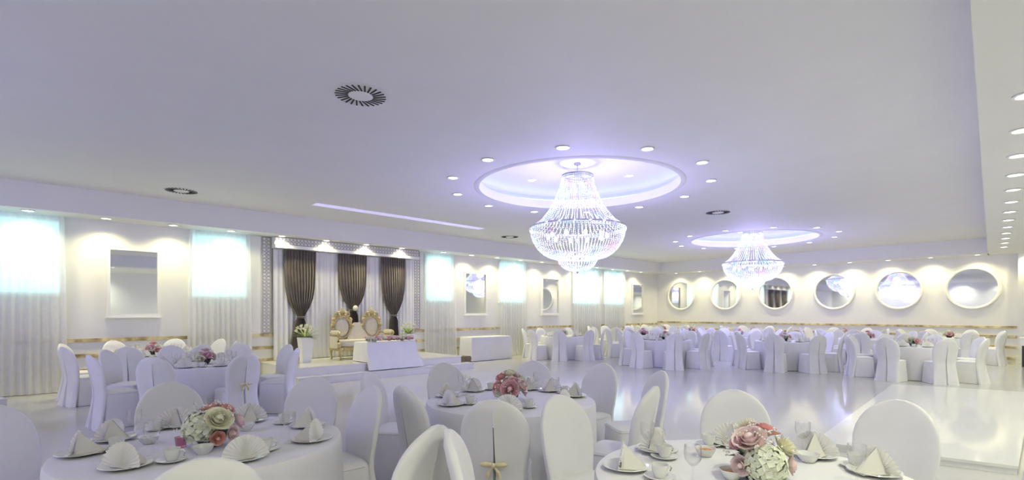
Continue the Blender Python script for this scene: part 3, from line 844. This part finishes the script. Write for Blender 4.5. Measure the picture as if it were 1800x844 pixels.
def front_settings(T, D, plates, saucers, glasses, bowls, votives):
    g = ' on the ' + D; used = set()
    def lay(px, py, lim=.62):
        r, d = at(px, py, ZT); ox, od = r - T[0], d - T[1]; R = math.hypot(ox, od)
        if R > lim: ox, od = ox * lim / R, od * lim / R
        return ox, od
    for (px, py, nap) in plates:
        ox, od = lay(px, py); x, y = W(T[0] + ox, T[1] + od); rz = math.atan2(od, ox) + YAW + PI / 2
        c = clock(used, ox, od)
        single('plate', PLATE, x, y, ZT + .001, rz, "white dinner plate at %s on the %s" % (c, D), 'plate', 'plates' + g)
        if nap: single('fan_napkin', NAP, x, y, ZT + .012, rz, "fan-folded white napkin on the %s plate of the %s" % (c, D), 'napkin', 'napkins' + g)
    used = set()
    for (px, py) in saucers:
        ox, od = lay(px, py); x, y = W(T[0] + ox, T[1] + od); c = clock(used, ox, od)
        single('saucer', SAUCER, x, y, ZT + .001, 0, "white saucer at %s on the %s" % (c, D), 'saucer', 'saucers' + g)
        cup(x, y, YAW + rndc.uniform(-.6, .6), "white coffee cup at %s on the %s" % (c, D), 'cups' + g)
    used = set()
    for (px, py) in glasses:
        ox, od = lay(px, py); x, y = W(T[0] + ox, T[1] + od)
        wineglass(x, y, "clear stemmed wine glass at %s on the %s" % (clock(used, ox, od), D), 'wine glasses' + g)
    used = set()
    for (px, py, food) in bowls:
        ox, od = lay(px, py); x, y = W(T[0] + ox, T[1] + od)
        o = thing('snack_bowl', "small white bowl %sat %s on the %s" % ('of orange snacks ' if food else '', clock(used, ox, od), D), 'bowl', (x, y, ZT + .001), 0, 'bowls' + g, [('bowl_body', BOWL)])
        if food: link('snack', SNACK, o)
    for (px, py) in votives:
        ox, od = lay(px, py); x, y = W(T[0] + ox, T[1] + od)
        single('votive_glass', VOT, x, y, ZT + .001, 0, 'rose-tinted votive glass beside the flowers on the ' + D, 'votive', None)
front_settings(T1, D1, [(140, 800, 1), (222, 822, 1), (552, 775, 1), (540, 750, 1), (437, 742, 1), (306, 748, 1), (182, 774, 1), (428, 808, 1)],
               [(302, 812), (466, 793), (205, 792), (250, 752), (500, 745)], [(268, 800), (236, 772), (508, 778), (350, 742)], [(357, 798, 0), (432, 757, 0), (262, 780, 0)], [(318, 786)])
front_settings(T2, D2, [(792, 713, 1), (772, 697, 1), (832, 688, 1), (1020, 697, 1), (988, 712, 1), (968, 688, 1), (930, 684, 1), (893, 722, 1)],
               [(826, 711), (929, 717), (995, 692), (860, 684)], [(820, 695), (976, 697), (944, 686), (806, 690)], [], [])
front_settings(T3, D3, [(1100, 824, 1), (1155, 793, 1), (1285, 779, 1), (1452, 794, 1), (1572, 832, 1)],
               [(1160, 842), (1168, 806), (1508, 822), (1246, 784)], [(1156, 815), (1218, 852), (1412, 798), (1506, 850), (1138, 800)], [(1240, 802, 1), (1286, 842, 1), (1420, 812, 0)], [])
x, y = W(T1[0], T1[1])
centerpiece('centrepiece with white hydrangea, one cream rose and pink roses, front left table', *W(-1.80, 3.02),
            [('hyd', (-.035, -.07, .125), .085, M_hyd), ('rose', (.075, -.06, .165), .055, M_yel), ('rose', (-.03, .02, .215), .036, M_coral), ('rose', (.0, .06, .225), .036, M_pink), ('rose', (.07, .04, .215), .036, M_coral),
             ('rose', (.085, -.085, .07), .03, M_coral), ('rose', (.14, -.03, .085), .034, M_ppink), ('rose', (.13, .05, .14), .04, M_ppink)], 11)
centerpiece('centrepiece of mixed pink roses with one cream rose on top, front middle table', *W(-.02, 4.58),
            [('rose', (-.005, -.03, .245), .045, M_yel), ('rose', (-.07, -.02, .21), .045, M_coral), ('rose', (.0, -.11, .115), .06, M_pink), ('rose', (-.10, -.07, .13), .045, M_coral), ('rose', (.10, -.05, .14), .05, M_ppink),
             ('hyd', (-.10, -.06, .085), .05, M_hyd), ('hyd', (0, -.015, .15), .065, M_hyd), ('rose', (.12, 0, .095), .045, M_ppink), ('rose', (.06, .03, .21), .04, M_ppink), ('hyd', (.10, .03, .19), .045, M_hyd), ('rose', (.03, -.08, .175), .04, M_pink)], 21)
centerpiece('centrepiece with big white hydrangea, pink roses and yellow chrysanthemum, front right table', *W(1.185, 2.44),
            [('hyd', (-.005, -.10, .095), .088, M_hyd), ('rose', (-.055, -.05, .19), .055, M_ppink), ('rose', (.045, .01, .22), .045, M_coral), ('rose', (-.01, .02, .215), .042, M_pink), ('mum', (.105, -.03, .15), .075, M_yel),
             ('mum', (-.01, .07, .225), .065, M_yel), ('rose', (-.095, -.03, .18), .035, M_pink), ('rose', (-.11, -.08, .085), .034, M_ppink), ('rose', (.125, -.07, .085), .034, M_ppink)], 31)

# ---- the other tables
FAR = [(-4.75, 7.79, 'lilac-lit second table on the left', 1, .48), (-6.76, 9.52, 'left table nearest the curtained wall', 1, -.086),
       (9.55, 12.0, 'rightmost front table of the back group', 1, .12), (7.58, 14.0, 'middle front table of the back group', 1, .45), (4.48, 14.8, 'leftmost front table of the back group', 1, .25),
       (1.75, 17.15, 'lone table past the gift table', 0, .38)]
def wk(x, y): return (x * cos(YAW) + y * sin(YAW), -x * sin(YAW) + y * cos(YAW))
hall = [(-11.55, 17.1), (-9.6, 15.5), (-11.6, 20.3), (-9.3, 18.4), (-7.0, 17.2), (-7.9, 20.9), (-4.85, 20.9), (-3.6, 18.3), (-2.0, 20.9)]
hall = sorted([wk(*p) for p in hall], key=lambda p: p[0] / p[1])
for i, p in enumerate(hall): FAR.append((p[0], p[1], '%s hall-end table from the left' % ORD[i], 0, rndc.uniform(0, .7)))
# flowers for the far tables: three kinds, shared
def far_flowers(seed, cols):
    rnd = random.Random(seed); out = [('pot', POT), ('foliage', leaves(20, .125, seed).mesh('foliage', M_leaf), 'stuff')]
    spots = [(-.06, -.06, .12), (.07, -.05, .13), (0, .02, .19), (-.09, .05, .11), (.08, .06, .11), (.01, -.11, .08)]
    for p, c in zip(spots, cols):
        if c is M_hyd: out.append(('hydrangea', hydrangea(.065, 34, seed).xf(Matrix.Translation(p)).mesh('hydrangea', c)))
        else: out.append(('rose', place_on(rose(.055), p).mesh('rose', c)))
    return out
FK = [far_flowers(51, [M_hyd, M_pink, M_ppink, M_coral, M_ppink, M_yel]), far_flowers(52, [M_pink, M_hyd, M_coral, M_ppink, M_hyd, M_pink]), far_flowers(53, [M_ppink, M_ppink, M_hyd, M_pink, M_yel, M_coral])]
for k, (r, d, desc, full, ph) in enumerate(FAR):
    x, y = table(r, d, 'the ' + desc, k)
    thing('flower_centerpiece', 'low mixed rose centrepiece on the ' + desc, 'flowers', (x, y, ZT + .001), YAW + k, 'table flower centrepieces', FK[k % 3])
    g = ' of the ' + desc
    if k > 4:
        def room(p):
            m_ = 9
            for j in range(8):
                a = p + j * PI / 4 - .35 + YAW; cx_, cy_ = x + 1.05 * cos(a), y + 1.05 * sin(a)
                for (u, v) in PLACED: m_ = min(m_, math.hypot(u - cx_, v - cy_))
                for t_ in FAR:
                    tx_, ty_ = W(t_[0], t_[1])
                    if abs(tx_ - x) + abs(ty_ - y) > .1: m_ = min(m_, math.hypot(tx_ - cx_, ty_ - cy_) - .75)
            return m_
        ph = max([i * PI / 64 for i in range(16)], key=room)
    for j in range(8):
        phi = ph + j * PI / 4 - .35; wh = SECT[j]
        RR = 1.30 + rndc.uniform(0, .08)
        seat_chair(r + RR * cos(phi), d + RR * sin(phi), r, d, wh, desc, k in (0,) and j in (6, 7))
        a = phi + YAW; rz = a + PI / 2
        px_, py_ = x + .58 * cos(a), y + .58 * sin(a)
        single('plate', PLATE, px_, py_, ZT + .001, rz, 'white plate at the %s seat%s' % (wh, g), 'plate', 'plates' + g)
        single('fan_napkin', NAP, px_, py_, ZT + .012, rz, 'fan napkin at the %s seat%s' % (wh, g), 'napkin', 'napkins' + g)
        if full:
            b = a + .36
            single('saucer', SAUCER, x + .55 * cos(b), y + .55 * sin(b), ZT + .001, 0, 'white saucer at the %s seat%s' % (wh, g), 'saucer', 'saucers' + g)
            cup(x + .55 * cos(b), y + .55 * sin(b), rz, 'white cup at the %s seat%s' % (wh, g), 'cups' + g)
            wineglass(x + .40 * cos(a + .2), y + .40 * sin(a + .2), 'wine glass at the %s seat%s' % (wh, g), 'wine glasses' + g)
# a chair of a table beyond the left edge of the photo
x, y = W(-6.5, 6.15)
chair(x, y, YAW - 1.2, 'white covered chair cut off by the left photo edge beside the curtain', None)

# ------------------------------------------------------------------ stage dressing
def cloth_box(rings_xyz, m, name):
    return MB().loft(rings_xyz, False, True).mesh(name, m)
def rect_ring(x0, x1, y0, y1, zfun, n=12, amp=0.0, wv=9):
    pts = []
    for (ax, ay, bx, by) in ((x0, y0, x1, y0), (x1, y0, x1, y1), (x1, y1, x0, y1), (x0, y1, x0, y0)):
        for i in range(n):
            t = i / n; x = ax + (bx - ax) * t; y = ay + (by - ay) * t
            nx, ny = (by - ay), -(bx - ax); L_ = math.hypot(nx, ny) or 1
            k = amp * sin(wv * 2 * PI * t) * (sin(PI * t))
            pts.append((x + nx / L_ * k, y + ny / L_ * k, zfun(x, y)))
    return pts
tx0, tx1, ty0, ty1, tz = -11.05 * K, -10.42 * K, 5.44 * K, 6.72 * K, .765 * K
sf = SX + .10
rings = [rect_ring(tx0 - .02, sf + .10, ty0 - .05, ty1 + .07, lambda x, y: .165 * K if x > SX + .05 else ZP + .012, 12, .02),
         rect_ring(tx0 - .015, sf + .04, ty0 - .03, ty1 + .04, lambda x, y: .34 * K + .01 if x > SX else ZP + .02, 12, .014),
         rect_ring(tx0 - .008, tx1 + .03, ty0 - .015, ty1 + .015, lambda x, y: .55 * K, 12, .006),
         rect_ring(tx0, tx1, ty0, ty1, lambda x, y: tz - .015, 12), rect_ring(tx0 + .015, tx1 - .015, ty0 + .015, ty1 - .015, lambda x, y: tz, 12)]
thing('coffee_table', 'low table with white cloth spilling over the front stage step', 'table', (0, 0, 0), 0, None,
      [('tablecloth', cloth_box(rings, M_table, 'tablecloth'))])
# garland of blooms on it: each bouquet a bloom cluster
rg_ = random.Random(17); cols = [M_ppink, M_hyd, M_pink, M_baby, M_ppink, M_coral, M_hyd]
gt = thing('flower_garland', 'garland of pink and white roses along the low stage table', 'flowers', (tx1 - .14, 0, tz + .001), 0, None, [])
gl_ = MB()
for i in range(30):
    p = petal(.10, .05, .2, -.2)
    gl_.join(p, Matrix.Translation((rg_.uniform(-.05, .05), ty0 + .06 + (ty1 - ty0 - .1) * i / 29, .03)) @ Matrix.Rotation(rg_.uniform(0, 6.28), 4, 'Z') @ Matrix.Rotation(rg_.uniform(0, .7), 4, 'X'))
link('foliage', gl_.mesh('foliage', M_leaf), gt)['kind'] = 'stuff'
for i in range(34):
    m = cols[rg_.randrange(len(cols))]
    mb = rose(.062).xf(Matrix.Translation((rg_.uniform(-.06, .08), ty0 + .05 + (ty1 - ty0 - .1) * i / 33, .03 + rg_.uniform(0, .05))) @ Matrix.Rotation(rg_.uniform(.2, .9), 4, 'Y') @ Matrix.Rotation(rg_.uniform(0, 6), 4, 'Z'))
    link('rose', mb.mesh('rose', m), gt)
# two tall square planters with lilies
def planter(x, y, label, seed):
    t = thing('planter', label, 'planter', (x, y, ZP), 0, 'stage planters', [])
    def ring(h, z): return [(-h, -h, z), (h, -h, z), (h, h, z), (-h, h, z)]
    v = MB().loft([ring(.095, 0), ring(.15, .60), ring(.135, .60), ring(.125, .54)], True, True)
    link('vase', v.mesh('vase', M_china, False), t)
    rnd = random.Random(seed)
    lf = MB()
    for i in range(46):
        p = petal(rnd.uniform(.18, .34), .05, .2, -.3, 4, 2)
        lf.join(p, Matrix.Translation((0, 0, .60)) @ Matrix.Rotation(rnd.uniform(0, 6.28), 4, 'Z') @ Matrix.Translation((0, .03, 0)) @ Matrix.Rotation(rnd.uniform(.05, 1.3), 4, 'X'))
    link('foliage', lf.mesh('foliage', M_leafl), t)['kind'] = 'stuff'
    for i in range(14):
        a = i * 2.4; el = .25 + .95 * (i / 14); R = .21
        p = (R * cos(a) * cos(el), R * sin(a) * cos(el), .66 + R * sin(el))
        mb = MB()
        for q in range(6): mb.join(petal(.085, .036, .3, .35), Matrix.Rotation(PI / 3 * q, 4, 'Z') @ Matrix.Rotation(.75, 4, 'X'))
        link('lily', place_on(mb, p, (0, 0, .55)).mesh('lily', M_yel if i % 3 else M_hyd), t)
planter(-11.45 * K, 4.47 * K, 'tall white tapered planter of pale lilies left of the loveseat', 5)
planter(-11.55 * K, 7.22 * K, 'white planter of pale lilies behind the right end of the garland', 6)
# ------------------------------------------------------------------ gift table, crate, side table at the right
gx0, gx1, gy0, gy1 = -12.05 * K, -11.5 * K, 9.32 * K, 10.9 * K
rings = [rect_ring(gx0 - .03, gx1 + .04, gy0 - .03, gy1 + .05, lambda x, y: .01, 14, .012), rect_ring(gx0 - .01, gx1 + .015, gy0 - .01, gy1 + .02, lambda x, y: .4, 14, .006),
         rect_ring(gx0, gx1, gy0, gy1, lambda x, y: .745, 14), rect_ring(gx0 + .012, gx1 - .012, gy0 + .012, gy1 - .012, lambda x, y: .76, 14)]
thing('gift_table', 'long white-clothed table against the wall right of the stage', 'table', (0, 0, 0), 0, None, [('tablecloth', cloth_box(rings, M_table, 'tablecloth'))])
x, y = W(*at(816, 640, 0))
cr = MB().box(-.16, .16, -.12, .12, 0, .24); 
for s in (-1, 1):
    cr.box(-.17, .17, s * .125 - .01, s * .125 + .01, .02, .09).box(-.17, .17, s * .125 - .01, s * .125 + .01, .13, .21)
tag(link('brown_crate', cr.mesh('brown_crate', M_box, False), None, (x, y, 0), .1), 'small brown crate on the floor beside the gift table', 'crate')
st = W(14.55, 14.45)
thing('side_table', 'white side table cut off by the right photo edge at the far wall', 'table', (st[0] + .52, st[1] + .1, 0), .0, None,
      [('tabletop', MB().box(-.5, .6, -.3, .3, .60, .80).box(-.52, .62, -.32, .32, .80, .83).mesh('tabletop', M_frame, False))] +
      [('leg', MB().box(a - .03, a + .03, b - .03, b + .03, 0, .60).mesh('leg', M_black, False)) for a in (-.44, .54) for b in (-.24, .24)])

# ------------------------------------------------------------------ glossy low dance platform on the right
q = [(-1.66 * K, 6.0 * K), (-.14 * K, 6.33 * K), (-.12 * K, 12.35 * K), (-1.95 * K, 11.85 * K)]
cx, cy = sum(p[0] for p in q) / 4, sum(p[1] for p in q) / 4
q2 = [(cx + (a - cx) * .99, cy + (b - cy) * .995) for a, b in q]
thing('dance_platform', 'low glossy white platform on the floor at the right', 'platform', (0, 0, 0), 0, None,
      [('base', MB().prism(q2, 0, .06).mesh('base', M_stage, False)), ('deck', MB().prism(q, .06, .09).mesh('deck', mat('white_deck_gloss', (0.72, 0.73, 0.71), 0.07, var=0.01, scale=1), False))])
